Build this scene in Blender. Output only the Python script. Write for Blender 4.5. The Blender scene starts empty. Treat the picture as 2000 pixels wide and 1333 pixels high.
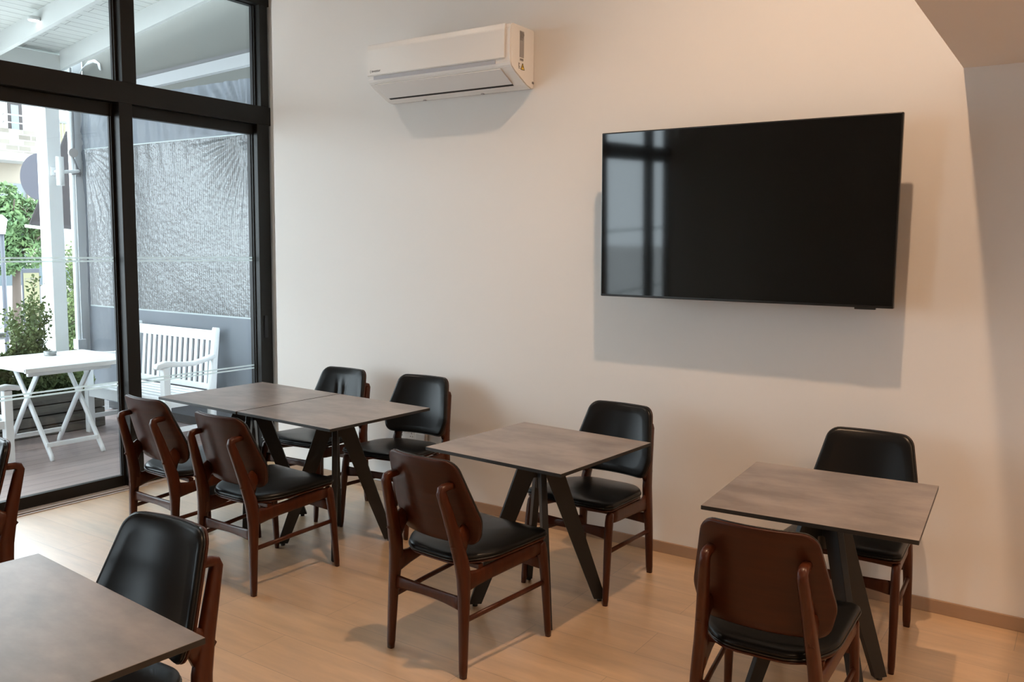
import bpy, bmesh, math, random
from mathutils import Vector, Matrix
R = math.radians
random.seed(7)
S = bpy.context.scene
COL = S.collection

# ------------------------------------------------------------------ camera
FPX = 1690.6
cd = bpy.data.cameras.new('camera'); cam = bpy.data.objects.new('camera', cd); COL.objects.link(cam); S.camera = cam
cd.sensor_width = 36.0; cd.lens = 36.0 * FPX / 2000.0; cd.clip_start = 0.05; cd.clip_end = 300
yaw, pitch, roll = R(-33.9575), R(-6.0975), R(0.6836)
fw = Vector((math.sin(yaw)*math.cos(pitch), math.cos(yaw)*math.cos(pitch), math.sin(pitch)))
rt = Vector((math.cos(yaw), -math.sin(yaw), 0)); up = rt.cross(fw)
r2 = math.cos(roll)*rt + math.sin(roll)*up; u2 = -math.sin(roll)*rt + math.cos(roll)*up
M = Matrix((r2, u2, -fw)).transposed().to_4x4(); M.translation = Vector((5.3003, -4.2602, 1.6369)); cam.matrix_world = M

# ------------------------------------------------------------------ view and sky
S.view_settings.view_transform = 'Standard'; S.view_settings.look = 'None'
S.view_settings.gamma = 1.0; S.view_settings.use_curve_mapping = False
S.view_settings.exposure = 0.46
W = bpy.data.worlds.new('sky'); S.world = W; W.use_nodes = True
bg = W.node_tree.nodes['Background']; bg.inputs[0].default_value = (0.80, 0.91, 1.0, 1); bg.inputs[1].default_value = 7.0

def lamp(name, kind, loc, energy, color, **kw):
    l = bpy.data.lights.new(name, kind); l.energy = energy; l.color = color
    o = bpy.data.objects.new(name, l); COL.objects.link(o); o.location = loc
    rot = kw.pop('rot', None)
    if rot: o.rotation_euler = rot
    for k, v in kw.items(): setattr(l, k, v)
    return o
WARM = (1.0, 0.655, 0.41)
# downlights of the high ceiling (z 5.0) and of the low ceiling over the camera (z 2.43)
HIGH = [(0.30, -1.9), (4.40, -1.95)]
for i, (x, y) in enumerate(HIGH):
    lamp('downlight_lamp', 'SPOT', (x, y, 4.97), 290 if i else 70, WARM if i else (1.0, 0.86, 0.72), spot_size=R(118), spot_blend=0.6, shadow_soft_size=0.05)
LOW = [(5.7, -1.6), (5.7, -3.6), (7.2, -1.6), (7.2, -3.6), (5.7, -5.6), (7.2, -5.6)]
for x, y in LOW:
    lamp('downlight_lamp', 'SPOT', (x, y, 2.41), 52, WARM, spot_size=R(140), spot_blend=0.7, shadow_soft_size=0.05)
lamp('sun', 'SUN', (-10, 5, 20), 1.2, (1.0, 0.96, 0.9), angle=R(12), rot=(R(28), R(-22), 0))

# ------------------------------------------------------------------ materials
def nt(m): return m.node_tree.nodes, m.node_tree.links
def mat(name, col, rough=0.5, metal=0.0, spec=0.5, coat=0.0, noise=None, bump=None, emit=None, mscale=None):
    """noise=(scale,(sx,sy,sz),colour2,contrast)  bump=(scale,(sx,sy,sz),strength,distance)"""
    m = bpy.data.materials.new(name); m.use_nodes = True; n, l = nt(m); b = n['Principled BSDF']
    b.inputs['Base Color'].default_value = (*col, 1); b.inputs['Roughness'].default_value = rough
    b.inputs['Metallic'].default_value = metal; b.inputs['Specular IOR Level'].default_value = spec
    b.inputs['Coat Weight'].default_value = coat; b.inputs['Coat Roughness'].default_value = 0.15
    if emit: b.inputs['Emission Color'].default_value = (*emit[0], 1); b.inputs['Emission Strength'].default_value = emit[1]
    def coord(sc):
        tc = n.new('ShaderNodeTexCoord'); oi = n.new('ShaderNodeObjectInfo'); mp = n.new('ShaderNodeMapping')
        mul = n.new('ShaderNodeVectorMath'); mul.operation = 'SCALE'; cmb = n.new('ShaderNodeCombineXYZ')
        for k in range(3): l.new(oi.outputs['Random'], cmb.inputs[k])
        l.new(cmb.outputs[0], mul.inputs[0]); mul.inputs['Scale'].default_value = 13.0
        ad = n.new('ShaderNodeVectorMath'); l.new(tc.outputs['Object'], ad.inputs[0]); l.new(mul.outputs[0], ad.inputs[1])
        l.new(ad.outputs[0], mp.inputs['Vector']); mp.inputs['Scale'].default_value = sc
        return mp.outputs[0]
    if noise:
        sc, ax, c2, con = noise
        t = n.new('ShaderNodeTexNoise'); t.inputs['Scale'].default_value = sc; t.inputs['Detail'].default_value = 6; t.inputs['Roughness'].default_value = 0.6
        l.new(coord(ax), t.inputs['Vector'])
        cr = n.new('ShaderNodeMapRange'); cr.inputs['From Min'].default_value = 0.5 - 0.5/con; cr.inputs['From Max'].default_value = 0.5 + 0.5/con
        l.new(t.outputs['Fac'], cr.inputs['Value'])
        mx = n.new('ShaderNodeMix'); mx.data_type = 'RGBA'; mx.inputs[6].default_value = (*col, 1); mx.inputs[7].default_value = (*c2, 1)
        l.new(cr.outputs[0], mx.inputs[0]); l.new(mx.outputs[2], b.inputs['Base Color'])
    if bump:
        sc, ax, st, di = bump
        t = n.new('ShaderNodeTexNoise'); t.inputs['Scale'].default_value = sc; t.inputs['Detail'].default_value = 3
        l.new(coord(ax), t.inputs['Vector']); bp = n.new('ShaderNodeBump'); bp.inputs['Strength'].default_value = st; bp.inputs['Distance'].default_value = di
        l.new(t.outputs['Fac'], bp.inputs['Height']); l.new(bp.outputs[0], b.inputs['Normal'])
    return m

m_wall = mat('wall_paint', (0.73, 0.715, 0.69), 0.75, bump=(60, (1, 1, 1), 0.05, 0.002))
m_ceil = mat('ceiling_paint', (0.78, 0.75, 0.72), 0.8)
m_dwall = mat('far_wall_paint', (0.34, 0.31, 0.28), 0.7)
m_base = mat('baseboard_laminate', (0.36, 0.235, 0.15), 0.5, noise=(6, (0.4, 1, 3), (0.30, 0.19, 0.12), 2))
m_frame = mat('dark_aluminium', (0.0105, 0.009, 0.0075), 0.4, spec=0.25)
m_track = mat('track_metal', (0.62, 0.56, 0.54), 0.4, metal=0.4)
m_gasket = mat('black_rubber', (0.01, 0.01, 0.012), 0.6)
m_walnut = mat('walnut_stain', (0.072, 0.0175, 0.005), 0.34, coat=0.05, spec=0.28, noise=(9, (6, 6, 0.7), (0.040, 0.009, 0.0033), 2.2), bump=(60, (3, 3, 0.4), 0.08, 0.001))
m_ply = mat('walnut_veneer', (0.052, 0.0125, 0.0038), 0.40, coat=0.04, spec=0.22, noise=(7, (0.7, 3, 8), (0.031, 0.0075, 0.0026), 2.0), bump=(50, (0.4, 3, 4), 0.05, 0.001))
m_leather = mat('black_leatherette', (0.007, 0.007, 0.007), 0.29, spec=0.2, bump=(420, (1, 1, 1), 0.06, 0.0005))
m_piping = mat('black_piping', (0.012, 0.012, 0.012), 0.3, spec=0.4)
m_black = mat('black_steel', (0.010, 0.011, 0.012), 0.42, spec=0.45, bump=(300, (1, 1, 1), 0.05, 0.0005))
m_edge = mat('black_core_edge', (0.012, 0.011, 0.010), 0.5)
m_ac = mat('ac_plastic', (0.80, 0.78, 0.75), 0.16, spec=0.6, coat=0.3)
m_ac2 = mat('ac_plastic_matt', (0.74, 0.73, 0.72), 0.4)
m_ac3 = mat('ac_blue_grey', (0.42, 0.43, 0.47), 0.35)
m_dark = mat('dark_slot', (0.01, 0.01, 0.01), 0.7)
m_screen = mat('screen_glass', (0.0035, 0.0037, 0.0037), 0.045, spec=0.5)
m_tvb = mat('tv_casing', (0.008, 0.008, 0.008), 0.3)
m_plast = mat('white_plastic', (0.87, 0.86, 0.84), 0.3)
m_grey_ink = mat('grey_ink', (0.16, 0.15, 0.15), 0.6)
m_label = mat('label_grey', (0.33, 0.31, 0.30), 0.5)
m_labelw = mat('label_white', (0.75, 0.74, 0.72), 0.5)
m_yellow = mat('warning_yellow', (0.75, 0.52, 0.06), 0.45)
m_white = mat('white_paint', (0.84, 0.87, 0.88), 0.42, bump=(25, (1, 1, 1), 0.12, 0.003))
m_roofw = mat('white_painted_timber', (0.70, 0.73, 0.72), 0.55, noise=(5, (1, 1, 1), (0.66, 0.69, 0.68), 2))
m_greyp = mat('grey_painted_timber', (0.46, 0.48, 0.50), 0.6)
m_greywall = mat('grey_panel', (0.165, 0.168, 0.155), 0.7)
m_slat = mat('black_slats', (0.03, 0.03, 0.035), 0.5)
m_planter = mat('planter_boards', (0.25, 0.225, 0.19), 0.7, noise=(4, (1, 0.3, 4), (0.05, 0.05, 0.045), 2))
m_soil = mat('soil', (0.06, 0.045, 0.03), 0.95, noise=(30, (1, 1, 1), (0.02, 0.015, 0.01), 2))
m_leaf = mat('olive_leaf', (0.22, 0.28, 0.115), 0.6, spec=0.2, noise=(9, (1, 1, 1), (0.06, 0.10, 0.04), 2.5))
m_leaf2 = mat('tree_leaf', (0.16, 0.24, 0.10), 0.6, spec=0.2, noise=(4, (1, 1, 1), (0.045, 0.10, 0.045), 2.5))
m_bark = mat('bark', (0.07, 0.05, 0.038), 0.8)
m_conc = mat('street_paving', (0.55, 0.54, 0.525), 0.9, noise=(2, (1, 1, 1), (0.43, 0.42, 0.41), 2))
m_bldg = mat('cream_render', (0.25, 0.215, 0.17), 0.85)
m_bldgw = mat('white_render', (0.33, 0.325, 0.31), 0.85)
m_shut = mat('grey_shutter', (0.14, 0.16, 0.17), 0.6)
m_dkbrown = mat('dark_timber', (0.02, 0.014, 0.014), 0.6)
m_fabric = mat('charcoal_awning_cloth', (0.014, 0.011, 0.012), 0.9)
m_disc = mat('grey_sign_back', (0.025, 0.025, 0.04), 0.5)
m_post = mat('lamp_post_grey', (0.05, 0.055, 0.07), 0.5)
m_poster = mat('yellow_poster', (0.20, 0.185, 0.10), 0.6)
m_cable = mat('grey_cable', (0.17, 0.17, 0.18), 0.6)
m_red = mat('red_plastic', (0.14, 0.01, 0.015), 0.4)
m_slatfence = mat('pale_timber', (0.17, 0.155, 0.095), 0.7)
m_tin = mat('ashtray_tin', (0.40, 0.41, 0.40), 0.45, metal=0.6)
m_emit = mat('lamp_glow', (1, 1, 1), 0.5, emit=((1.0, 0.86, 0.68), 12.0))
m_carg = mat('car_glass', (0.04, 0.06, 0.07), 0.1)

# laminate floor, concrete tabletop, decking, boards, stone, ribbed sheet, glass, plastic curtain
def brickmat(name, c1, c2, mortar, bw, bh, rough, ms=0.004, rotz=0, grain=(3, (0.8, 9, 1)), dark=0.8, spec=0.5, bstr=0.25, coat=0.0, offs=0.37, crough=0.13, upright=False):
    m = bpy.data.materials.new(name); m.use_nodes = True; n, l = nt(m); b = n['Principled BSDF']
    tc = n.new('ShaderNodeTexCoord'); mp = n.new('ShaderNodeMapping'); mp.inputs['Rotation'].default_value[2] = rotz
    if upright:
        sx = n.new('ShaderNodeSeparateXYZ'); cx = n.new('ShaderNodeCombineXYZ'); l.new(tc.outputs['Object'], sx.inputs[0])
        l.new(sx.outputs[1], cx.inputs[0]); l.new(sx.outputs[2], cx.inputs[1]); l.new(cx.outputs[0], mp.inputs[0])
    else: l.new(tc.outputs['Object'], mp.inputs[0])
    br = n.new('ShaderNodeTexBrick'); l.new(mp.outputs[0], br.inputs['Vector']); br.offset = offs
    br.inputs['Scale'].default_value = 1; br.inputs['Brick Width'].default_value = bw; br.inputs['Row Height'].default_value = bh
    br.inputs['Mortar Size'].default_value = ms; br.inputs['Mortar Smooth'].default_value = 0.2
    br.inputs['Color1'].default_value = (*c1, 1); br.inputs['Color2'].default_value = (*c2, 1); br.inputs['Mortar'].default_value = (*mortar, 1)
    mp2 = n.new('ShaderNodeMapping'); mp2.inputs['Scale'].default_value = grain[1]; l.new(mp.outputs[0], mp2.inputs[0])
    no = n.new('ShaderNodeTexNoise'); no.inputs['Scale'].default_value = grain[0]; no.inputs['Detail'].default_value = 7; no.inputs['Roughness'].default_value = 0.62
    l.new(mp2.outputs[0], no.inputs['Vector'])
    mr = n.new('ShaderNodeMapRange'); mr.inputs['From Min'].default_value = 0.3; mr.inputs['From Max'].default_value = 0.7; mr.inputs['To Min'].default_value = dark; mr.inputs['To Max'].default_value = 1.08
    l.new(no.outputs['Fac'], mr.inputs['Value'])
    mx = n.new('ShaderNodeVectorMath'); mx.operation = 'SCALE'; l.new(br.outputs['Color'], mx.inputs[0]); l.new(mr.outputs[0], mx.inputs['Scale'])
    l.new(mx.outputs[0], b.inputs['Base Color']); b.inputs['Roughness'].default_value = rough; b.inputs['Specular IOR Level'].default_value = spec
    b.inputs['Coat Weight'].default_value = coat; b.inputs['Coat Roughness'].default_value = crough
    bp = n.new('ShaderNodeBump'); bp.inputs['Strength'].default_value = bstr; bp.inputs['Distance'].default_value = 0.002; bp.invert = True
    l.new(br.outputs['Fac'], bp.inputs['Height']); l.new(bp.outputs[0], b.inputs['Normal'])
    return m
m_floor = brickmat('oak_laminate', (0.62, 0.425, 0.255), (0.56, 0.375, 0.215), (0.30, 0.20, 0.12), 1.28, 0.235, 0.40, ms=0.0012, grain=(3, (0.7, 5, 1)), dark=0.76, coat=1.0, crough=0.30, spec=1.0)
m_deck = brickmat('deck_boards', (0.42, 0.335, 0.315), (0.37, 0.295, 0.28), (0.10, 0.08, 0.08), 3.0, 0.14, 0.4, ms=0.003, rotz=R(90), grain=(4, (0.6, 8, 1)), dark=0.85)
m_board = brickmat('white_roof_boards', (0.66, 0.69, 0.67), (0.63, 0.66, 0.64), (0.24, 0.26, 0.26), 9.0, 0.092, 0.6, ms=0.003, rotz=R(90), dark=0.97)
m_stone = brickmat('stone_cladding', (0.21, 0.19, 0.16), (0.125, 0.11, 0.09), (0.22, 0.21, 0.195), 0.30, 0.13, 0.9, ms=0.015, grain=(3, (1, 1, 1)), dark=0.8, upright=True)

m_top = mat('concrete_laminate', (0.272, 0.226, 0.196), 0.33, spec=1.0, noise=(4.5, (0.8, 1.5, 1), (0.155, 0.126, 0.108), 4.0))
def fresnel_glass(name, tint, rough, refl, bump=None, alpha=1.0):
    m = bpy.data.materials.new(name); m.use_nodes = True; n, l = nt(m); n.remove(n['Principled BSDF']); out = n['Material Output']
    tr = n.new('ShaderNodeBsdfTransparent'); tr.inputs[0].default_value = (*tint, 1)
    gl = n.new('ShaderNodeBsdfGlossy'); gl.inputs['Roughness'].default_value = rough
    lw = n.new('ShaderNodeLayerWeight'); pw = n.new('ShaderNodeMath'); pw.operation = 'POWER'; pw.inputs[1].default_value = 5.0; l.new(lw.outputs['Facing'], pw.inputs[0])
    ml = n.new('ShaderNodeMath'); ml.operation = 'MULTIPLY_ADD'; ml.inputs[1].default_value = 0.9; ml.inputs[2].default_value = refl; l.new(pw.outputs[0], ml.inputs[0])
    mx = n.new('ShaderNodeMixShader'); l.new(ml.outputs[0], mx.inputs[0]); l.new(tr.outputs[0], mx.inputs[1]); l.new(gl.outputs[0], mx.inputs[2])
    l.new(mx.outputs[0], out.inputs[0]); return m
m_glass = fresnel_glass('window_glass', (0.965, 0.985, 0.98), 0.0, 0.03)
def diffmix(name, tint, col, fac, rough, gl_w, bumps):
    """clear plastic: transparent + translucent/diffuse + wrinkled gloss"""
    m = bpy.data.materials.new(name); m.use_nodes = True; n, l = nt(m); n.remove(n['Principled BSDF']); out = n['Material Output']
    tr = n.new('ShaderNodeBsdfTransparent'); tr.inputs[0].default_value = (*tint, 1)
    df = n.new('ShaderNodeBsdfDiffuse'); df.inputs[0].default_value = (*col, 1); tl = n.new('ShaderNodeBsdfTranslucent'); tl.inputs[0].default_value = (*col, 1)
    m1 = n.new('ShaderNodeMixShader'); m1.inputs[0].default_value = 0.45; l.new(df.outputs[0], m1.inputs[1]); l.new(tl.outputs[0], m1.inputs[2])
    m2 = n.new('ShaderNodeMixShader'); m2.inputs[0].default_value = fac; l.new(tr.outputs[0], m2.inputs[1]); l.new(m1.outputs[0], m2.inputs[2])
    gl = n.new('ShaderNodeBsdfGlossy'); gl.inputs['Roughness'].default_value = rough
    m3 = n.new('ShaderNodeMixShader'); m3.inputs[0].default_value = gl_w; l.new(m2.outputs[0], m3.inputs[1]); l.new(gl.outputs[0], m3.inputs[2])
    l.new(m3.outputs[0], out.inputs[0])
    if bumps:
        tc = n.new('ShaderNodeTexCoord'); prev = None
        for sc, ax, st, dist in bumps:
            mp = n.new('ShaderNodeMapping'); mp.inputs['Scale'].default_value = ax; l.new(tc.outputs['Object'], mp.inputs[0])
            no = n.new('ShaderNodeTexNoise'); no.inputs['Scale'].default_value = sc; no.inputs['Detail'].default_value = 4; no.inputs['Distortion'].default_value = 0.6; l.new(mp.outputs[0], no.inputs['Vector'])
            bp = n.new('ShaderNodeBump'); bp.inputs['Strength'].default_value = st; bp.inputs['Distance'].default_value = dist; l.new(no.outputs['Fac'], bp.inputs['Height'])
            if prev: l.new(prev, bp.inputs['Normal'])
            prev = bp.outputs[0]
        l.new(prev, gl.inputs['Normal']); l.new(prev, df.inputs['Normal'])
    return m
m_pvc = diffmix('clear_plastic_sheet', (0.92, 0.94, 0.95), (0.22, 0.225, 0.235), 0.18, 0.12, 0.09, [(40, (1, 1, 1), 0.8, 0.008)])
m_pvcb = diffmix('grey_curtain_cloth', (0.75, 0.78, 0.82), (0.26, 0.285, 0.33), 0.80, 0.32, 0.035, [(7, (1, 1, 0.35), 0.5, 0.03)])
m_frost = diffmix('frosted_stripe', (0.9, 0.95, 0.95), (0.75, 0.82, 0.82), 0.6, 0.4, 0.05, None)

# ------------------------------------------------------------------ mesh helpers
class MB:
    def __init__(s): s.bm = bmesh.new()
    def box(s, lo, hi, bev=0.0, mat=0, M=None):
        lo = Vector(lo); hi = Vector(hi)
        t = bmesh.new(); bmesh.ops.create_cube(t, size=1)
        for v in t.verts: v.co = Vector([(lo[k]+hi[k])/2 + v.co[k]*(hi[k]-lo[k]) for k in range(3)])
        if bev: bmesh.ops.bevel(t, geom=t.edges[:], offset=bev, segments=2, affect='EDGES', profile=0.5)
        for f in t.faces: f.material_index = mat
        if M: t.transform(M)
        s._add(t); return s
    def _add(s, t):
        mp = {}
        for v in t.verts: mp[v] = s.bm.verts.new(v.co)
        for f in t.faces:
            try:
                g = s.bm.faces.new([mp[v] for v in f.verts]); g.material_index = f.material_index; g.smooth = f.smooth
            except ValueError: pass
        t.free()
    def sweep(s, pts, secs, n=12, up=(1, 0, 0), sq=2.0, mat=0):
        """closed sweep along pts; secs=[(half width along up, half depth)] superellipse exponent sq"""
        P = [Vector(p) for p in pts]; upv = Vector(up); rings = []
        for i, p in enumerate(P):
            t = (P[min(i+1, len(P)-1)] - P[max(i-1, 0)]).normalized()
            a = (upv - t*upv.dot(t)).normalized(); b = t.cross(a)
            w, d = secs[i] if isinstance(secs[0], (tuple, list)) else secs
            ring = []
            for k in range(n):
                th = 2*math.pi*k/n; c, sn = math.cos(th), math.sin(th)
                q = p + a*w*math.copysign(abs(c)**(2/sq), c) + b*d*math.copysign(abs(sn)**(2/sq), sn)
                ring.append(s.bm.verts.new(q))
            rings.append(ring)
        for i in range(len(rings)-1):
            for k in range(n):
                f = s.bm.faces.new((rings[i][k], rings[i][(k+1) % n], rings[i+1][(k+1) % n], rings[i+1][k])); f.smooth = True; f.material_index = mat
        for f in (rings[0][::-1], rings[-1]):
            g = s.bm.faces.new(f); g.material_index = mat
        return s
    def bar(s, a, b, w, d, up=(0, 0, 1), bev=0.0, mat=0):
        a = Vector(a); b = Vector(b); t = (b-a); L = t.length; t.normalize(); u = Vector(up); u = (u - t*u.dot(t)).normalized(); v = t.cross(u)
        M = Matrix((t, v, u)).transposed().to_4x4(); M.translation = (a+b)/2
        return s.box((-L/2, -w/2, -d/2), (L/2, w/2, d/2), bev, mat, M)
    def cyl(s, a, b, r, n=16, r2=None, mat=0):
        a = Vector(a); b = Vector(b); t = (b-a).normalized(); u = Vector((0, 0, 1)) if abs(t.z) < 0.9 else Vector((1, 0, 0))
        return s.sweep([a, b], [(r, r), (r if r2 is None else r2,)*2], n, up=u, mat=mat)
    def slab(s, outline, warp, prof, mat=0, rings_mid=5):
        """outline: closed 2D list about (0,0); prof: [(t, off)] centre-back -> edge -> centre-front; warp(u,v,off)->xyz"""
        cx = sum(p[0] for p in outline)/len(outline); cy = sum(p[1] for p in outline)/len(outline)
        rings = []
        for t, off in prof:
            if t < 1e-6: rings.append([s.bm.verts.new(warp(cx, cy, off))])
            else: rings.append([s.bm.verts.new(warp(cx+(u-cx)*t, cy+(v-cy)*t, off)) for u, v in outline])
        n = len(outline)
        for a, b in zip(rings[:-1], rings[1:]):
            for k in range(n):
                k2 = (k+1) % n
                if len(a) == 1: vs = (a[0], b[k2], b[k])
                elif len(b) == 1: vs = (a[k], a[k2], b[0])
                else: vs = (a[k], a[k2], b[k2], b[k])
                f = s.bm.faces.new(vs); f.smooth = True; f.material_index = mat
        return s
    def quad(s, pts, mat=0, smooth=False):
        f = s.bm.faces.new([s.bm.verts.new(p) for p in pts]); f.material_index = mat; f.smooth = smooth; return s
    def prism(s, prof, x0, x1, axis=0, mat=0, smooth=False):
        """prof: 2D polygon in the two other axes, extruded along axis"""
        def P(a, q): 
            v = [0, 0, 0]; o = [k for k in range(3) if k != axis]; v[axis] = a; v[o[0]], v[o[1]] = q; return v
        A = [s.bm.verts.new(P(x0, q)) for q in prof]; B = [s.bm.verts.new(P(x1, q)) for q in prof]; n = len(prof)
        for k in range(n):
            f = s.bm.faces.new((A[k], A[(k+1) % n], B[(k+1) % n], B[k])); f.material_index = mat; f.smooth = smooth
        for f in (A[::-1], B): g = s.bm.faces.new(f); g.material_index = mat
        return s
    def build(s, name, mats, parent=None, loc=None):
        bmesh.ops.recalc_face_normals(s.bm, faces=s.bm.faces[:])
        me = bpy.data.meshes.new(name); s.bm.to_mesh(me); s.bm.free()
        for m in (mats if isinstance(mats, (list, tuple)) else [mats]): me.materials.append(m)
        o = bpy.data.objects.new(name, me); COL.objects.link(o)
        if parent: o.parent = parent
        if loc: o.location = loc
        return o
def rpoly(corners, n=7):
    """corners [(x,y,r)] convex, ccw -> outline with rounded corners"""
    out = []; N = len(corners)
    for i, (x, y, r) in enumerate(corners):
        p = Vector((x, y)); a = Vector(corners[i-1][:2]) - p; b = Vector(corners[(i+1) % N][:2]) - p
        a.normalize(); b.normalize(); ang = a.angle(b); d = r/math.tan(ang/2)
        p0 = p + a*d; p1 = p + b*d; c = p + (a+b).normalized()*(r/math.sin(ang/2))
        v0 = p0-c; v1 = p1-c; th = v0.angle(v1); sg = 1 if v0.x*v1.y - v0.y*v1.x > 0 else -1
        for k in range(n+1):
            t = sg*th*k/n; cs, sn = math.cos(t), math.sin(t); out.append((c.x+v0.x*cs-v0.y*sn, c.y+v0.x*sn+v0.y*cs))
    # densify long edges
    res = []
    for i in range(len(out)):
        a = out[i]; b = out[(i+1) % len(out)]; L = math.hypot(b[0]-a[0], b[1]-a[1]); k = max(1, int(L/0.03))
        for j in range(k): res.append((a[0]+(b[0]-a[0])*j/k, a[1]+(b[1]-a[1])*j/k))
    return res
def tag(o, label=None, cat=None, group=None, kind=None):
    if label: o['label'] = label
    if cat: o['category'] = cat
    if group: o['group'] = group
    if kind: o['kind'] = kind
    return o
def empty(name, loc=(0, 0, 0), rz=0, **kw):
    o = bpy.data.objects.new(name, None); COL.objects.link(o); o.location = loc; o.rotation_euler = (0, 0, rz); o.empty_display_size = 0.1
    return tag(o, **kw)
def copy_tree(o, parent=None):
    c = o.copy(); COL.objects.link(c); c.parent = parent
    for ch in list(o.children): copy_tree(ch, c)
    return c
def text(name, body, size, mat, M, parent=None, extrude=0.0004):
    cu = bpy.data.curves.new(name, 'FONT'); cu.body = body; cu.size = size; cu.extrude = extrude; cu.align_x = 'LEFT'
    tmp = bpy.data.objects.new(name, cu); me = bpy.data.meshes.new_from_object(tmp); bpy.data.objects.remove(tmp)
    me.transform(M); me.materials.append(mat)
    o = bpy.data.objects.new(name, me); COL.objects.link(o)
    if parent: o.parent = parent
    return o
def struct(mb, name, mats, **kw): return tag(mb.build(name, mats), kind='structure', **kw)

# ------------------------------------------------------------------ room shell
ZF = -0.03
struct(MB().box((-0.14, -8.2, -0.12), (8.2, 0.3, 0.0)), 'floor', m_floor)
struct(MB().box((0.36, 0.0, 0.0), (8.2, 0.30, 5.0)).box((-0.14, 0.285, 0.0), (0.36, 0.40, 5.0)), 'wall_back', m_wall)
struct(MB().box((8.2, -8.2, 0.0), (8.35, 0.30, 5.0)), 'wall_right', m_wall)
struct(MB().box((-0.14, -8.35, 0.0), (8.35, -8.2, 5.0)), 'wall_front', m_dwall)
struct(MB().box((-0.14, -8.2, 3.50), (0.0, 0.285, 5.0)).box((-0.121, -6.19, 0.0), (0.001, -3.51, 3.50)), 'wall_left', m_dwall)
struct(MB().box((-0.14, -8.35, 5.0), (4.76, 0.40, 5.12)).box((4.76, -8.35, 2.434), (8.35, 0.0, 2.60)).box((4.76, -8.35, 2.60), (4.90, 0.0, 5.12)), 'ceiling', m_ceil)
struct(MB().box((0.36, -0.014, 0.0), (8.2, 0.0, 0.062), 0.002), 'baseboard_back', m_base)
struct(MB().box((0.0, 0.271, 0.0), (0.36, 0.285, 0.062), 0.002), 'baseboard_left', m_base)

# curtain wall of dark aluminium on x = 0
MY0, MY1 = -0.955, -0.862           # main mullion
fr = MB()
fr.box((-0.12, -8.2, 2.545), (0.0, 0.285, 2.68), 0.003)
fr.box((-0.12, MY0, 0.0), (0.0, MY1, 2.545), 0.003).box((-0.12, -0.925, 2.68), (0.0, -0.825, 3.42), 0.003)
fr.box((-0.12, 0.155, 0.0), (0.0, 0.268, 2.545), 0.003).box((-0.12, 0.195, 2.68), (0.0, 0.268, 3.42), 0.003).box((-0.12, 0.268, 0.0), (-0.03, 0.285, 3.5))
fr.box((-0.12, -8.2, 3.42), (0.0, 0.285, 3.50), 0.003)
for y in (-2.75, -7.55): fr.box((-0.12, y-0.05, 0.0), (0.0, y+0.05, 3.42), 0.003)
struct(fr, 'trim_1', m_frame, label='dark aluminium mullions and transom framing the glazed left wall')
tr = MB().box((-0.12, -2.7, 0.0), (0.012, MY0, 0.006)).box((0.0, -8.2, 0.0), (0.012, 0.268, 0.012), 0.002).box((0.026, -8.2, 0.0), (0.040, MY1, 0.006), 0.001)
struct(tr, 'trim_2', m_track, label='thin metal track strip on the floor along the sliding door')

def pane(y0, y1, z0, z1, name, label, st=(0.06, 0.06, 0.06, 0.06), x=-0.075, kind='window', stripes=True, d=0.05):
    """frame profile st=(left,right,bottom,top) around a glass sheet"""
    l, r, b, t = st
    f = MB()
    x0, x1 = x - d/2, x + d/2
    f.box((x0, y0, z0), (x1, y0+l, z1), 0.002).box((x0, y1-r, z0), (x1, y1, z1), 0.002)
    f.box((x0, y0+l, z0), (x1, y1-r, z0+b), 0.002).box((x0, y0+l, z1-t), (x1, y1-r, z1), 0.002)
    root = empty(name, (0, 0, 0)); root['kind'] = 'structure'; root['label'] = label
    f.build(kind + '_frame', m_frame, root)
    g = MB().box((x-0.004, y0+l, z0+b), (x+0.004, y1-r, z1-t)).build('glass', m_glass, root)
    gk = MB(); e = 0.006
    for a, c in (((y0+l, z0+b), (y0+l+e, z1-t)), ((y1-r-e, z0+b), (y1-r, z1-t))): gk.box((x-0.008, a[0], a[1]), (x+0.008, c[0], c[1]))
    gk.build('gasket', m_gasket, root)
    if stripes:
        sm = MB()
        for z in (1.545, 1.524, 0.716, 0.694): sm.box((x+0.0045, y0+l+0.006, z-0.0055), (x+0.0055, y1-r-0.006, z+0.0055))
        sm.build('frosted_stripes', m_frost, root)
    return root
pane(-2.70, MY0, 0.004, 2.545, 'door_1', 'sliding glass door at the left with two pairs of frosted stripes', (0.06, 0.018, 0.075, 0.085), x=-0.09, kind='door', d=0.04)
pane(MY1, 0.155, 0.0, 2.545, 'window_1', 'tall fixed glass panel between mullion and back wall', (0.005, 0.008, 0.085, 0.075))
pane(-0.825, 0.195, 2.68, 3.42, 'window_2', 'upper right window pane above the fixed panel', (0.012, 0.012, 0.004, 0.006), stripes=False)
pane(-2.70, -0.925, 2.68, 3.42, 'window_3', 'upper left window pane above the sliding door', (0.03, 0.016, 0.004, 0.006), stripes=False)
k = 4
for y0, y1 in ((-3.50, -2.80), (-7.50, -6.20), (-8.2, -7.60)):
    pane(y0, y1, 0.0, 2.545, 'window_%d' % k, 'glass panel further left out of frame', (0.05, 0.05, 0.08, 0.07)); k += 1
    pane(y0, y1, 2.68, 3.42, 'window_%d' % k, 'upper pane further left out of frame', (0.02, 0.02, 0.01, 0.01), stripes=False); k += 1
# lock on the jamb
tag(MB().box((-0.002, 0.185, 0.93), (0.012, 0.215, 1.10), 0.004).build('window_lock', m_gasket), 'small black lock housing on the dark window jamb beside back wall', 'lock')

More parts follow.
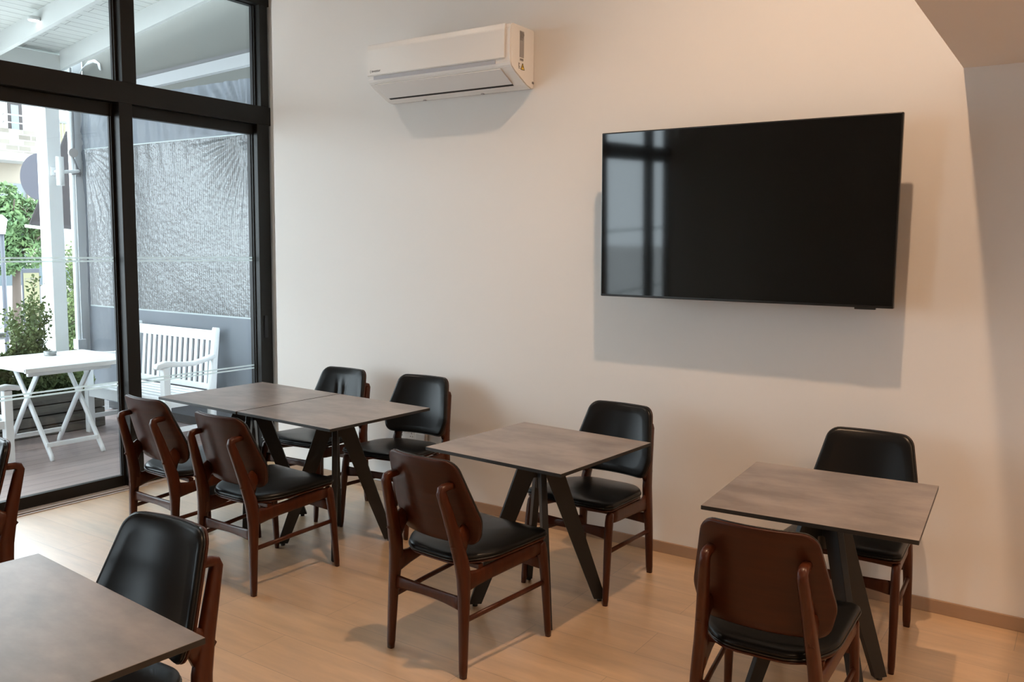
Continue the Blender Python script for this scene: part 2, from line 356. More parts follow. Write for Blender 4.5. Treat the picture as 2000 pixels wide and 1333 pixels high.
# downlights
for i, (x, y) in enumerate(HIGH):
    t = empty('downlight', (x, y, 5.0), label=['round downlight in the high ceiling near the windows', 'round downlight in the high ceiling near the low soffit'][i], cat='light')
    MB().cyl((0, 0, -0.008), (0, 0, 0.0), 0.06, 24).build('rim', m_plast, t)
    MB().cyl((0, 0, -0.012), (0, 0, -0.0081), 0.045, 24).build('lens', m_emit, t)
proto = None
for i, (x, y) in enumerate(LOW):
    if proto is None:
        t = proto = empty('downlight', (x, y, 2.434), label='round downlight in the low ceiling right of the dining area', cat='light', group='downlights in the low ceiling')
        MB().cyl((0, 0, -0.008), (0, 0, 0.0), 0.05, 24).build('rim', m_plast, t)
        MB().cyl((0, 0, -0.012), (0, 0, -0.0081), 0.038, 24).build('lens', m_emit, t)
    else:
        t = copy_tree(proto); t.location = (x, y, 2.434)

# ------------------------------------------------------------------ chair
def shell_y(z, x): return -0.192 - (z-0.5)*0.313 + 1.0*x*x
PANEL = rpoly([(-0.176, 0.845, 0.055), (-0.229, 0.60, 0.09), (-0.205, 0.500, 0.055), (0.205, 0.500, 0.055), (0.229, 0.60, 0.09), (0.176, 0.845, 0.055)], 6)
SEAT = rpoly([(-0.240, 0.262, 0.035), (-0.222, -0.09, 0.20), (-0.13, -0.205, 0.13), (0.13, -0.205, 0.13), (0.222, -0.09, 0.20), (0.240, 0.262, 0.035)], 6)
def seat_z(x, y): return 0.436 + 0.055*(y+0.2)*0.55 - 0.06*max(0.0, 0.235*0.235 - x*x)*3*0.55
def make_chair():
    root = empty('dining_chair')
    # seat: plywood pan + cushion + piping
    pan = MB().slab(SEAT, lambda u, v, o: (u, v, seat_z(u, v)-0.004+o), [(0, -0.010), (.5, -0.010), (.93, -0.010), (.985, -0.008), (.985, -0.002), (.93, 0), (.5, 0), (0, 0)]).build('seat_pan', m_walnut, root)
    th = 0.026
    cu = MB().slab(SEAT, lambda u, v, o: (u, v, seat_z(u, v)+o), [(0, 0), (.5, 0), (.95, 0), (.99, .004), (1.0, .011), (.992, .018), (.97, .0225), (.93, th), (.85, th+.003), (.7, th+.006), (.45, th+.008), (.2, th+.009), (0, th+.009)]).build('seat_cushion', m_leather, root)
    loop = [(u, v, seat_z(u, v)+0.004) for u, v in SEAT]
    pp = MB(); pp.sweep(loop+[loop[0]], (0.0034, 0.0034), 6, up=(0, 0, 1)); pp.build('piping', m_piping, cu)
    # backrest shell, cushion
    def wb(u, v, o): 
        y = shell_y(v, u); return (u, y+o, v+o*0.25)
    sh = MB().slab(PANEL, wb, [(0, 0), (.4, 0), (.8, 0), (.97, 0), (1, .002), (1, .009), (.97, .011), (.8, .011), (0, .011)]).build('backrest', m_ply, root)
    t = 0.011
    bc = MB().slab([(u*.985, (v-.67)*.985+.67) for u, v in PANEL], wb, [(0, t), (.5, t), (.97, t), (1.0, t+.005), (.992, t+.012), (.97, t+.017), (.92, t+.021), (.85, t+.023)] + [(q/20, t+.0245+.0025*(1-(q/20)**2)) for q in range(16, 0, -1)] + [(0, t+.027)]).build('back_cushion', m_leather, root)
    loop = [Vector(wb(u*.985, (v-.67)*.985+.67, t+.004)) for u, v in PANEL]
    pp = MB(); pp.sweep(loop+[loop[0]], (0.003, 0.003), 6, up=(0, 1, 0.3)); pp.build('piping', m_piping, bc)
    for s in (-1, 1):
        # rear leg: splayed foot, thick joint, raked post hooking onto the shell
        hx = s*0.148
        leg = MB().sweep([(s*.200, -.232, 0), (s*.199, -.231, .03), (s*.194, -.224, .22), (s*.189, -.218, .33), (s*.185, -.215, .39), (s*.179, -.222, .45), (s*.168, -.248, .55), (s*.158, -.278, .65), (s*.151, -.297, .710), (s*.149, -.303, .730), (s*.148, -.299, .743), (s*.148, -.284, .748), (s*.148, -.264, .749), (s*.148, shell_y(.748, .148)+.004, .750)],
                         [(0.0136, 0.012), (0.0164, 0.014), (0.0186, 0.019), (0.0198, 0.025), (0.0198, 0.031), (0.0192, 0.031), (0.0186, 0.026), (0.0175, 0.022), (0.0164, 0.0195), (0.0164, 0.0185), (0.0164, 0.0165), (0.0158, 0.0145), (0.0158, 0.014), (0.0158, 0.0135)], 14, up=(1, 0, 0), sq=3.0)
        # lower web of the hook: the post meets the shell again near its lower edge
        leg.sweep([(s*.174, -.236, .500), (s*.170, -.214, .540), (s*.167, shell_y(.572, .167)+.004, .566)], [(.0135, .046), (.013, .042), (.0125, .034)], 10, up=(1, 0, 0), sq=3.0)
        leg.build('leg', m_walnut, root)
        fl = MB().sweep([(s*.231, .272, 0), (s*.230, .269, .03), (s*.226, .254, .22), (s*.222, .242, .33), (s*.220, .234, .385), (s*.2195, .228, .410), (s*.2195, .219, .424)],
                        [(.011, .011), (.0135, .0135), (.0165, .0175), (.017, .021), (.0165, .024), (.016, .023), (.014, .014)], 14, up=(1, 0, 0), sq=2.6)
        fl.build('leg', m_walnut, root)
        # side rail with a dip behind and rise to the front leg
        rl = MB().sweep([(s*.179, -.216, .372), (s*.183, -.178, .368), (s*.188, -.140, .370), (s*.194, -.08, .378), (s*.203, .04, .388), (s*.213, .155, .396), (s*.220, .224, .401)],
                        [(.014, .054), (.013, .039), (.0125, .032), (.012, .031), (.012, .032), (.012, .031), (.0125, .025)], 12, up=(1, 0, 0), sq=3.0)
        rl.build('side_rail', m_walnut, root)
        st = MB().sweep([(s*.194, -.226, .222), (s*.210, .0, .235), (s*.225, .252, .247)], [(.0085, .0105)]*3, 12, up=(1, 0, 0), sq=2.3)
        st.build('side_stretcher', m_walnut, root)
    for nm, y, z, w in (('rear_stretcher', -.222, .284, .190), ('front_stretcher', .238, .330, .221)):
        pts = []; sec = []
        for i in range(9):
            a = -1+2*i/8; dz = 0.0
            pts.append((a*w, y+(.012*(1-a*a) if y < 0 else -.012*(1-a*a)), z))
            sec.append((.0085, .020+.011*a*a))
        MB().sweep(pts, sec, 12, up=(0, 1, 0), sq=3.2).build(nm, m_walnut, root)
    for y in (-0.12, 0.14):
        hw = .190 if y < 0 else .211
        MB().box((-hw, y-.014, seat_z(0.0, y)-.034), (hw, y+.014, seat_z(0.0, y)-.0145), 0.003).build('seat_batten', m_walnut, root)
    return root
chair = make_chair()
CH = [  # x, y, rz(deg), label
 (3.217, -1.492, -4.9, 'walnut chair with its wooden back to us before the middle single table'),
 (1.925, -1.451, -0.6, 'walnut chair seen from behind at the joined tables, the right one of its two'),
 (1.246, -1.388, -1.7, 'walnut chair seen from behind at the joined tables, nearest the sliding door'),
 (4.517, -1.570, 3.4, 'walnut chair seen from behind at the rightmost table, cut off by the picture bottom'),
 (3.299, -0.541, 178.0, 'walnut chair with black padded back by the wall behind the middle single table'),
 (4.508, -0.472, 179.8, 'walnut chair with black padded back by the wall behind the rightmost table'),
 (1.920, -0.423, 186.1, 'walnut chair with smooth black pad in front of the wall sockets'),
 (1.288, -0.483, 183.2, 'walnut chair with creased black back pad behind the joined tables, nearer the window'),
 (3.140, -3.060, 182.1, 'walnut chair with black padded back at the pale foreground table'),
 (1.606, -2.840, 180.0, 'walnut chair cut off by the left edge of the picture'),
]
for i, (x, y, a, lb) in enumerate(CH):
    c = chair if i == 0 else copy_tree(chair)
    if i == 7: c_creased = c
    c.location = (x, y, 0); c.rotation_euler = (0, 0, R(a)); c.scale = (.945 if i == 3 else 1, 1, 1); tag(c, lb, 'chair', 'walnut dining chairs with black pads')

# the pad of the chair nearer the window is creased down its middle
for ch in c_creased.children:
    if ch.name.startswith('back_cushion'):
        ch.data = ch.data.copy()
        for v in ch.data.vertices:
            f = max(0.0, min(1.0, (v.co.y - shell_y(v.co.z, v.co.x) - .025)/.008)) * max(0.0, min(1.0, (.80-v.co.z)/.06))
            g = sum(math.exp(-((v.co.x - x0 - .10*(v.co.z-.68))/.010)**2) for x0 in (.03, -.028))
            v.co.y -= .0085*f*g
# ------------------------------------------------------------------ cafe tables
def make_table(w=0.73, d=0.73):
    root = empty('cafe_table')
    tp = MB(); tp.box((-w/2, -d/2, 0.7345), (w/2, d/2, 0.75), 0.0015)
    tp.bm.normal_update()
    for f in tp.bm.faces: f.material_index = 0 if f.normal.z > 0.9 and f.calc_center_median().z > 0.7495 else 1
    tp.build('tabletop', [m_top, m_edge], root)
    pl = MB().box((-0.17, -0.17, 0.729), (0.17, 0.17, 0.7345), 0.001)
    pl.build('mounting_plate', m_black, root)
    hub = MB()
    hub.cyl((0, 0, .55), (0, 0, .729), .018, 12); hub.build('hub', m_black, root)
    for k in range(4):
        a = R(45+90*k); ca, sa = math.cos(a), math.sin(a)
        lg = MB(); hw = 0.0135
        prof = [(0.012, .729), (0.075, .729), (0.318, .012), (0.262, .012), (0.030, .600), (0.012, .600)]
        lg.prism(prof, -hw, hw, axis=1)
        for v in lg.bm.verts:
            x, y, z = v.co; v.co = (x*ca - y*sa, x*sa + y*ca, z)
        bmesh.ops.recalc_face_normals(lg.bm, faces=lg.bm.faces[:])
        bmesh.ops.bevel(lg.bm, geom=lg.bm.edges[:], offset=0.0015, segments=1, affect='EDGES')
        L = lg.build('leg', m_black, root)
        MB().cyl((.290*ca, .290*sa, 0), (.290*ca, .290*sa, .012), .012, 12).build('foot_pad', m_gasket, L)
    return root
tab = make_table()
TB = [ # x, y, rz, sx, sy, label
 (1.170, -0.908, -1.8, 0.990, 1.02, 'square table with grey concrete top nearest the window, left half of the joined pair', 1),
 (1.9010, -0.931, -1.8, 0.99, 1.01, 'square table with concrete-look top, right half of the joined pair', 1),
 (3.250, -0.975, -3.6, 1.005, 1.012, 'square table with concrete-look top standing alone in the middle', 1),
 (4.527, -1.040, 3.7, 0.955, 1.02, 'square table with concrete-look top at the right under the television', 1),
 (3.226, -3.452, -4.3, 1.162, 1.10, 'pale concrete-look tabletop filling the bottom left corner', 1),
]
for i, (x, y, a, sx, sy, lb, _) in enumerate(TB):
    c = tab if i == 0 else copy_tree(tab)
    c.location = (x, y, 0); c.rotation_euler = (0, 0, R(a)); c.scale = (sx, sy, 1); tag(c, lb, 'table', 'square concrete-look cafe tables')

# ------------------------------------------------------------------ television
tv = empty('television', (3.845, 0, 1.815), label='large black flat television mounted on the right of the back wall', cat='television')
tilt = Matrix.Translation((0, -0.2, 0)) @ Matrix.Rotation(R(1.6), 4, 'X')
hw, hh = 0.724, 0.422
b = MB(); b.box((-hw, 0.0, -hh), (hw, 0.028, hh), 0.004, M=tilt); b.box((-0.45, 0.028, -0.30), (0.45, 0.065, 0.12), 0.012, M=tilt); b.build('casing', m_tvb, tv)
MB().box((-hw+.007, -0.0015, -hh+.012), (hw-.007, 0.0, hh-.007), M=tilt).build('screen', m_screen, tv)
MB().box((0.56, 0.002, -hh-.008), (0.65, 0.020, -hh+.001), 0.002, M=tilt).build('sensor_bump', m_tvb, tv)
b = MB(); b.box((-0.20, -0.015, -0.22), (0.20, -0.003, 0.22), 0.002); b.bar((-0.12, -0.025, 0), (0.05, -0.08, 0), 0.02, 0.14); b.bar((0.05, -0.075, 0), (-0.04, -0.13, 0), 0.02, 0.14)
b.build('wall_bracket', m_black, tv)

# ------------------------------------------------------------------ air conditioner
AX0, AX1, AZ0, AZ1, AD = 1.500, 2.560, 2.540, 2.866, 0.240
ac = empty('air_conditioner', (AX0, 0, AZ0), label='white wall mounted split air conditioner high on the back wall', cat='air conditioner')
L = AX1-AX0; H = AZ1-AZ0
prof = [(0, 0.004), (-0.03, 0.0), (-0.075, 0.012), (-0.20, 0.075), (-0.228, 0.095), (-0.238, 0.118), (-0.238, H-.03), (-0.228, H-.006), (-0.21, H), (0, H)]
b = MB(); b.prism(prof, 0, L, 0); bmesh.ops.recalc_face_normals(b.bm, faces=b.bm.faces[:]); bmesh.ops.bevel(b.bm, geom=b.bm.edges[:], offset=0.005, segments=2, affect='EDGES'); b.build('body', m_ac, ac)
fp = MB(); fp.prism([(-.2385, .134), (-.247, .138), (-.2475, H-.035), (-.240, H-.006), (-.232, H-.001), (-.2385, H-.03)], 0.004, L-.035, 0); bmesh.ops.recalc_face_normals(fp.bm, faces=fp.bm.faces[:]); bmesh.ops.bevel(fp.bm, geom=fp.bm.edges[:], offset=0.0025, segments=2, affect='EDGES'); fp.build('front_panel', m_ac, ac)
MB().box((.05, -.2405, .112), (L-.10, -.2375, .133), 0.001).build('gap_strip', m_ac3, ac)  # shaded gap below the front panel, painted as a blue-grey strip
# louvre lies on the slanted underside, dark outlet slot behind its lower edge
def slant(t, off):  # t 0 front .. 1 back
    y = -.226 + t*(.226-.075); z = .090 - t*(.090-.012); n = Vector((-.52, -.86)); return (y+off*n.x*.9, z+off*n.y)
b = MB(); q = [slant(.02, .001), slant(.02, .006), slant(.80, .008), slant(.80, .001)]; b.prism(q, .045, L-.075, 0); b.build('louvre', m_ac2, ac)
b = MB(); q = [slant(.80, -.002), slant(.80, .0035), slant(.93, .002), slant(.93, -.002)]; b.prism(q, .050, L-.080, 0); b.build('air_outlet', m_dark, ac)
for x in (.28, .72):
    MB().box((x, -.045, -.003), (x+.018, -.030, .002), 0.001).build('screw_cover', m_label, ac)
MT = Matrix.Translation((.028, -.2480, .156)) @ Matrix.Rotation(R(90), 4, 'X')
text('brand_text', '( inventor', 0.021, m_grey_ink, MT, ac)
MB().box((L, -.150, .155), (L+.0015, -.108, .297)).build('specification_label', m_label, ac)
for r_ in range(9):
    pass
tx = empty
ML = Matrix.Translation((L+.0016, -.148, .288)) @ Matrix.Rotation(R(90), 4, 'Z') @ Matrix.Rotation(R(90), 4, 'X')
text('specification_text', 'MODEL   NO.\nPOWER 220-240V\nCOOLING 5.28kW\nHEATING 5.57kW\nCURRENT 8.6A\nREFRIGERANT\nWEIGHT 11.0kg\nIPX0  50Hz\nMADE  2019', 0.0052, m_grey_ink, ML, ac)
b = MB(); b.box((L, -.150, .136), (L+.0015, -.112, .151)); b.build('barcode_label', m_labelw, ac)
b = MB()
for k_ in range(9): b.box((L+.0016, -.148+k_*.004, .138), (L+.0022, -.1465+k_*.004+(k_ % 3)*.0005, .149))
b.build('barcode', m_grey_ink, ac)
MB().prism([(-.135, .092), (-.103, .092), (-.119, .122)], L, L+.0015, 0).build('warning_triangle', m_yellow, ac)
b = MB(); b.prism([(-.121, .098), (-.114, .107), (-.118, .107), (-.116, .115), (-.124, .105), (-.120, .105)], L+.0016, L+.0022, 0); 
for p_, q_ in (((-.137, .0905), (-.101, .0905)), ((-.101, .0905), (-.119, .1245)), ((-.119, .1245), (-.137, .0905))): b.bar((L+.0012, *p_), (L+.0012, *q_), .0022, .0022, up=(1, 0, 0))
b.build('warning_symbol', m_dark, ac)
b = MB(); b.box((L+.0004, -.158, .098), (L+.0014, -.154, .124)).box((L+.0004, -.158, .092), (L+.0014, -.146, .096)).box((L+.0004, -.150, .100), (L+.0014, -.146, .106)).box((L+.0004, -.152, .118), (L+.0014, -.147, .121)); b.build('handling_symbol', m_grey_ink, ac)
MB().box((L-.004, -.020, .030), (L+.003, -.004, .042), 0.001).build('side_clip', m_grey_ink, ac)

# ------------------------------------------------------------------ sockets
sk = empty('wall_socket', (1.612, 0, 0.417), label='white double three-pin socket on the back wall left of a square switch', cat='socket')
MB().box((-.073, -.012, -.043), (.073, 0, .043), 0.004).build('face_plate', m_plast, sk)
for s in (-1, 1):
    MB().box((s*.017-.009, -.016, .010), (s*.017+.009, -.011, .030), 0.002).build('rocker_switch', m_plast, sk)
    b = MB(); cx = s*.045; b.box((cx-.002, -.0125, .006), (cx+.002, -.0119, .016)).box((cx-.013, -.0125, -.012), (cx-.006, -.0119, -.008)).box((cx+.006, -.0125, -.012), (cx+.013, -.0119, -.008)); b.build('pin_holes', m_dark, sk)
sw = empty('cable_outlet', (1.742, 0, 0.405), label='white square boxed outlet plate on the back wall right of the double socket', cat='socket')
MB().box((-.043, -.026, -.043), (.043, 0, .043), 0.004).build('back_box', m_plast, sw)
MB().box((-.037, -.0295, -.037), (.037, -.0262, .030), 0.0015).build('face_plate', m_labelw, sw)
MB().cyl((0, -.0305, -.012), (0, -.0296, -.012), .0035, 12).build('screw', m_label, sw)

# ------------------------------------------------------------------ outside: deck, planter, ground
tag(MB().box((-2.9, -8.5, -0.15), (-0.121, 0.9, ZF)).build('deck_floor', m_deck), kind='structure', label='grey brown timber deck outside the sliding door')
tag(MB().box((-60, -40, -0.6), (-2.9, 60, -0.36)).box((-2.9, 0.9, -0.6), (6, 60, -0.36)).build('street_ground', m_conc), kind='structure', label='pale street paving beyond the deck')
pb = empty('planter_box', (-2.37, -1.9, ZF), label='low dark timber planter along the outer edge of the deck', cat='planter')
b = MB()
for k_ in range(4): b.box((.17, -2.6, .005+k_*.09), (.20, 2.05, .085+k_*.09), .004)
for k_ in range(4): b.box((-.20, 2.03, .005+k_*.09), (.19, 2.06, .085+k_*.09), .004)
b.box((-.20, -2.6, 0), (-.17, 2.05, .36)); b.build('boards', m_planter, pb)
MB().box((-.17, -2.58, .02), (.17, 2.03, .31)).build('soil', m_soil, pb)

def leaves(mb, c, rad, n, size, rng, flat=1.0):
    for _ in range(n):
        while True:
            d = Vector((rng.uniform(-1, 1), rng.uniform(-1, 1), rng.uniform(-1, 1)))
            if d.length <= 1: break
        d = d.normalized()*(d.length**0.5)
        p = Vector(c) + Vector((d.x*rad[0], d.y*rad[1], d.z*rad[2]))
        a = Vector((rng.gauss(0, 1), rng.gauss(0, 1), rng.gauss(0, 1))).normalized(); b_ = a.orthogonal().normalized(); s_ = size*rng.uniform(.6, 1.3)
        b_ = (b_*math.cos(th := rng.uniform(0, 6.28)) + a.cross(b_)*math.sin(th))
        q = a.cross(b_)
        mb.quad([p - b_*s_, p + q*s_*.42, p + b_*s_, p - q*s_*.42])
def shrub(loc, stems, label, rng, name='shrub', spread=.25, h=1.0, leaf=.016, dens=70, base=None):
    root = empty(name, loc, label=label, cat='plant'); sb = MB(); lb = MB()
    for i in range(stems):
        a = rng.uniform(0, 6.28); hh_ = h*rng.uniform(.55, 1.0); ex, ey = math.cos(a)*spread*rng.uniform(.2, 1), math.sin(a)*spread*rng.uniform(.2, 1)
        pts = []; 
        for t in range(7):
            f_ = t/6; pts.append((ex*f_+rng.gauss(0, .012), ey*f_+rng.gauss(0, .012), hh_*f_))
        sb.sweep(pts, [(.006*(1-f_*.8), .006*(1-f_*.8)) for f_ in [k/6 for k in range(7)]], 5, up=(1, 0, .2))
        for j in range(dens):
            f_ = rng.uniform(.12, 1)*6; i0 = min(5, int(f_)); p = Vector(pts[i0]).lerp(Vector(pts[i0+1]), f_-i0)
            o = Vector((rng.gauss(0, .02), rng.gauss(0, .02), rng.gauss(0, .015)))*(2.2 if f_ < 3 else 1.2)
            p = p+o; d = Vector((rng.gauss(0, 1), rng.gauss(0, 1), rng.gauss(.4, 1))).normalized(); q = d.orthogonal().normalized(); s_ = leaf*rng.uniform(.6, 1.3)
            lb.quad([p, p+d*s_*.5+q*s_*.3, p+d*s_, p+d*s_*.5-q*s_*.3])
    if base: leaves(lb, (0, 0, base[1]), (base[0], base[0]*1.3, base[1]), base[2], leaf*.8, rng)
    sb.build('stems', m_bark, root); lb.build('leaves', m_leaf, root); return root
rng = random.Random(3)
ZP = 0.28
shrub((-2.38, -0.42, ZP), 18, 'wispy green shrub in the planter left of the white column', rng, spread=.26, h=1.08, leaf=.034, dens=230, base=(.20, .24, 3600))
shrub((-2.38, -0.86, ZP), 14, 'green shrub in the planter at the left picture edge', rng, spread=.26, h=.80, leaf=.034, dens=200, base=(.20, .24, 3600))
shrub((-2.38, -0.04, ZP), 9, 'low green shrub in the planter below the white column', rng, spread=.16, h=.26, leaf=.026, dens=70, base=(.16, .11, 2000))
shrub((-2.38, -1.32, ZP), 10, 'green shrub in the planter beyond the left picture edge', rng, spread=.2, h=.6, leaf=.030, dens=80, base=(.20, .22, 1500))
hd = shrub((-4.0, 0.86, -0.36), 26, 'tall small-leaved hedge seen between the two columns', rng, name='hedge_plant', spread=.22, h=2.15, leaf=.04, dens=260)

# ------------------------------------------------------------------ white columns, pipe, lamp
tag(MB().box((-2.93, 0.035, -0.36), (-2.75, 0.165, 3.10), 0.006).build('veranda_column', m_white), 'square white painted column carrying the veranda roof', 'column')
tag(MB().box((-3.06, 0.425, -0.36), (-2.98, 0.53, 3.40), 0.004).build('veranda_post', m_greyp), 'grey painted post at the edge of the plastic curtain', 'column')
pipe = empty('downpipe', (-2.97, 0.385, 0), label='white round downpipe with a cable in front of the grey post', cat='pipe')
MB().cyl((0, 0, .62), (0, 0, 3.35), .026, 16).build('tube', m_white, pipe)
b = MB(); b.sweep([(.03, .012, 3.3), (.03, .014, 2.9), (.032, .012, 2.56), (.03, .0, 2.50)], (.008, .008), 8, up=(0, 1, 0)); b.sweep([(.03, .0, 2.46), (.032, .03, 2.38), (.03, .05, 2.34)], (.008, .008), 8, up=(0, 1, 0)); b.build('cable', m_cable, pipe)
MB().cyl((.02, .0, 2.50), (.062, -.01, 2.50), .042, 20).build('junction_box', m_label, pipe)
b = MB(); b.cyl((.03, -.02, 2.305), (.05, .06, 2.315), .014); b.cyl((.03, .05, 2.28), (.03, .05, 2.35), .02); b.build('elbow', m_cable, pipe)
MB().box((-.04, -.035, .60), (.05, .05, .70), 0.004).build('shoe', m_greyp, pipe)
wl = empty('wall_lamp', (-2.66, 0.10, 2.295), label='white cylinder lamp on the white veranda column', cat='lamp')
MB().cyl((0, 0, -.13), (0, 0, .13), .034, 24).build('lamp_tube', m_white, wl)
b = MB(); b.box((-.09, -.045, -.04), (-.075, .02, .04), .003).cyl((-.08, -.01, 0), (-.02, -.005, 0), .012); b.build('bracket', m_white, wl)
MB().cyl((.0, .03, -.005), (-.20, .285, .03), .016, 12).build('arm', m_white, wl)

# ------------------------------------------------------------------ veranda roof
SL = 0.147
def zr(x): return 3.27 + (x+2.93)*SL      # underside of the rafters
raf = None
for y in (0.34, -0.28, -0.90, -1.52, -2.14):
    b = MB(); b.prism([(-2.95, zr(-2.95)), (-0.12, zr(-0.12)), (-0.12, zr(-0.12)+.17), (-2.95, zr(-2.95)+.17)], y-.04, y, 1)
    if y in (0.34, -0.28):
        tag(b.build('roof_rafter', m_roofw), 'white sloping rafter ' + ('nearest the plastic curtain' if y > 0 else 'with a small added glint disc, over the sliding door'), 'rafter')
    else: tag(b.build('roof_rafter', m_roofw), 'white sloping rafter beyond the left picture edge', 'rafter', 'rafters beyond the left edge')
b = MB(); b.prism([(-3.10, zr(-3.10)+.17), (-0.12, zr(-0.12)+.17), (-0.12, zr(-0.12)+.20), (-3.10, zr(-3.10)+.20)], -8.3, 0.42, 1)
tag(b.build('roof_boards', m_board), kind='structure', label='white board soffit of the veranda roof')
tag(MB().box((-3.07, -8.3, 3.10), (-2.951, 0.42, 3.40), .004).build('roof_beam', m_roofw), 'white edge beam at the outer end of the rafters', 'beam')

sp = empty('glint_disc', (-2.12, -0.362, 3.463), label='small round glowing disc standing in for a bright glint beside the white rafter over the sliding door', cat='light')  # glowing disc added to stand in for a bright glint by the rafter
MB().cyl((0, 0, .002), (0, 0, .03), .045, 24).build('housing', m_roofw, sp)  # backing of the added glint disc, its glowing face follows
MB().cyl((0, 0, -.002), (0, 0, .0015), .041, 24).build('lens', mat('glint_glow', (1, 1, 1), .5, emit=((1, 1, 1), 1.6)), sp)

# ------------------------------------------------------------------ plastic curtain side of the veranda
tag(MB().prism([(-2.975, 3.08), (-0.13, 3.19), (-0.13, zr(-.13)+.15), (-2.975, zr(-3.0)+.15)], .53, .56, 1).build('gable_panel', m_greywall), 'grey panel filling the gable above the white rail', 'panel')
hr = empty('curtain_rail', (0, 0, 0), label='pale horizontal rail holding up the plastic curtain', cat='rail')
b = MB(); b.bar((-2.975, .50, 3.03), (-.13, .50, 3.145), .05, .095); b.build('rail', m_greyp, hr)
b = MB(); b.bar((-2.975, .502, 3.095), (-.13, .502, 3.21), .045, .028); b.build('cap', m_cable, hr)
cu = empty('plastic_curtain', (0, 0, 0), label='roll-down clear plastic curtain with grey border behind the white bench', cat='curtain')
def sheet(x0, x1, z0, z1, y, nx, nz, f, name, m, parent):
    b = MB(); g = [[b.bm.verts.new((x0+(x1-x0)*i/nx, y+f(x0+(x1-x0)*i/nx, z0+(z1-z0)*j/nz), z0+(z1-z0)*j/nz)) for i in range(nx+1)] for j in range(nz+1)]
    for j in range(nz):
        for i in range(nx):
            q = b.bm.faces.new((g[j][i], g[j][i+1], g[j+1][i+1], g[j+1][i])); q.smooth = True
    return b.build(name, m, parent)
CX0, CX1, CZ0, CZ1 = -2.97, -0.14, 0.10, 2.985
WX0, WX1, WZ0, WZ1 = -2.93, -0.52, 1.03, 2.545
from mathutils import noise as N
def wr(x, z):
    d = math.exp(-((x-WX1)**2+(z-WZ1)**2)/.35); a = math.atan2(z-WZ1, x-WX1)
    e = math.exp(-((x-WX0)**2+(z-WZ1)**2)/.35); a2 = math.atan2(z-WZ1, x-WX0)
    fold = .010*math.sin(x*34+z*2)*max(0, (z-2.2))/.8
    return (.013*d*math.sin(a*38) + .012*e*math.sin(a2*34) + fold + .003*N.noise(Vector((x*5, z*5, 0))) + (.0028 if x > -2.2 else .006)*N.noise(Vector((x*24, z*24, 3))))
sheet(WX0, WX1, WZ0, WZ1, .50, 200, 130, wr, 'clear_window', m_pvc, cu)
for nm, a in (('top_border', (CX0, CX1, WZ1, CZ1)), ('bottom_border', (CX0, CX1, CZ0, WZ0)), ('right_border', (WX1, CX1, WZ0, WZ1)), ('left_border', (CX0, WX0, WZ0, WZ1))):
    x0, x1, z0, z1 = a; sheet(x0, x1, z0, z1, .501, max(6, int((x1-x0)*60)), max(6, int((z1-z0)*30)), wr, nm, m_pvcb, cu)
b = MB(); loop = [(WX0, .497, WZ0), (WX1, .497, WZ0)]; b.bar(loop[0], loop[1], .004, .012); b.bar((WX0, .495, WZ1), (WX1, .495, WZ1), .006, .010); b.build('welt_seam', m_frost, cu)
# ribbed translucent sheet beyond and black slatted low wall
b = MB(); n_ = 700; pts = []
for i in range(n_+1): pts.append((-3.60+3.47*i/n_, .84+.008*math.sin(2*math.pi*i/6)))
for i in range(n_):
    b.quad([(pts[i][0], pts[i][1], -.36), (pts[i+1][0], pts[i+1][1], -.36), (pts[i+1][0], pts[i+1][1], 2.62), (pts[i][0], pts[i][1], 2.62)], mat=(i//3) % 2)  # darker colour on alternate half-ribs paints in the rib shading
tag(MB().box((-3.60, .83, 2.62), (-.13, .87, 3.3)).build('fascia_board', m_greywall), 'grey board above the ribbed sheet behind the plastic curtain', 'panel')
tag(b.build('ribbed_sheet', [mat('ribbed_polycarbonate', (0.36, 0.35, 0.345), 0.5), mat('ribbed_polycarbonate_shade', (0.13, 0.13, 0.135), 0.5)]), 'pale vertically ribbed sheet seen through the plastic curtain', 'panel')
sf = empty('slatted_wall', (0, .66, ZF), label='low black slatted wall behind the white bench', cat='wall')
b = MB()
for k_ in range(10): b.box((-2.93, -.012, .01+k_*.085), (-.14, .012, .085+k_*.085), .004)
b.build('slats', m_slat, sf)
b = MB()
for x in (-2.9, -1.95, -1.0, -.17): b.box((x-.03, .012, 0), (x+.03, .05, .87))
b.build('uprights', m_slat, sf)
# white plastic cable bundle on the gable
b = MB()
for k_ in range(4):
    o_ = k_*.018
    b.sweep([(-3.06+o_, .50, 3.20+o_*.3), (-2.98+o_, .50, 3.28+o_*.4), (-2.86+o_*.8, .505, 3.335+o_*.5), (-2.74+o_*.5, .505, 3.35+o_*.3), (-2.66+o_*.4, .505, 3.33-o_*.1), (-2.64+o_*.3, .505, 3.28-o_*.3)], (.008, .006), 6, up=(0, 1, 0))
tag(b.build('cable_bundle', m_white), 'curved bundle of white plastic ties high on the grey gable panel', 'cable')

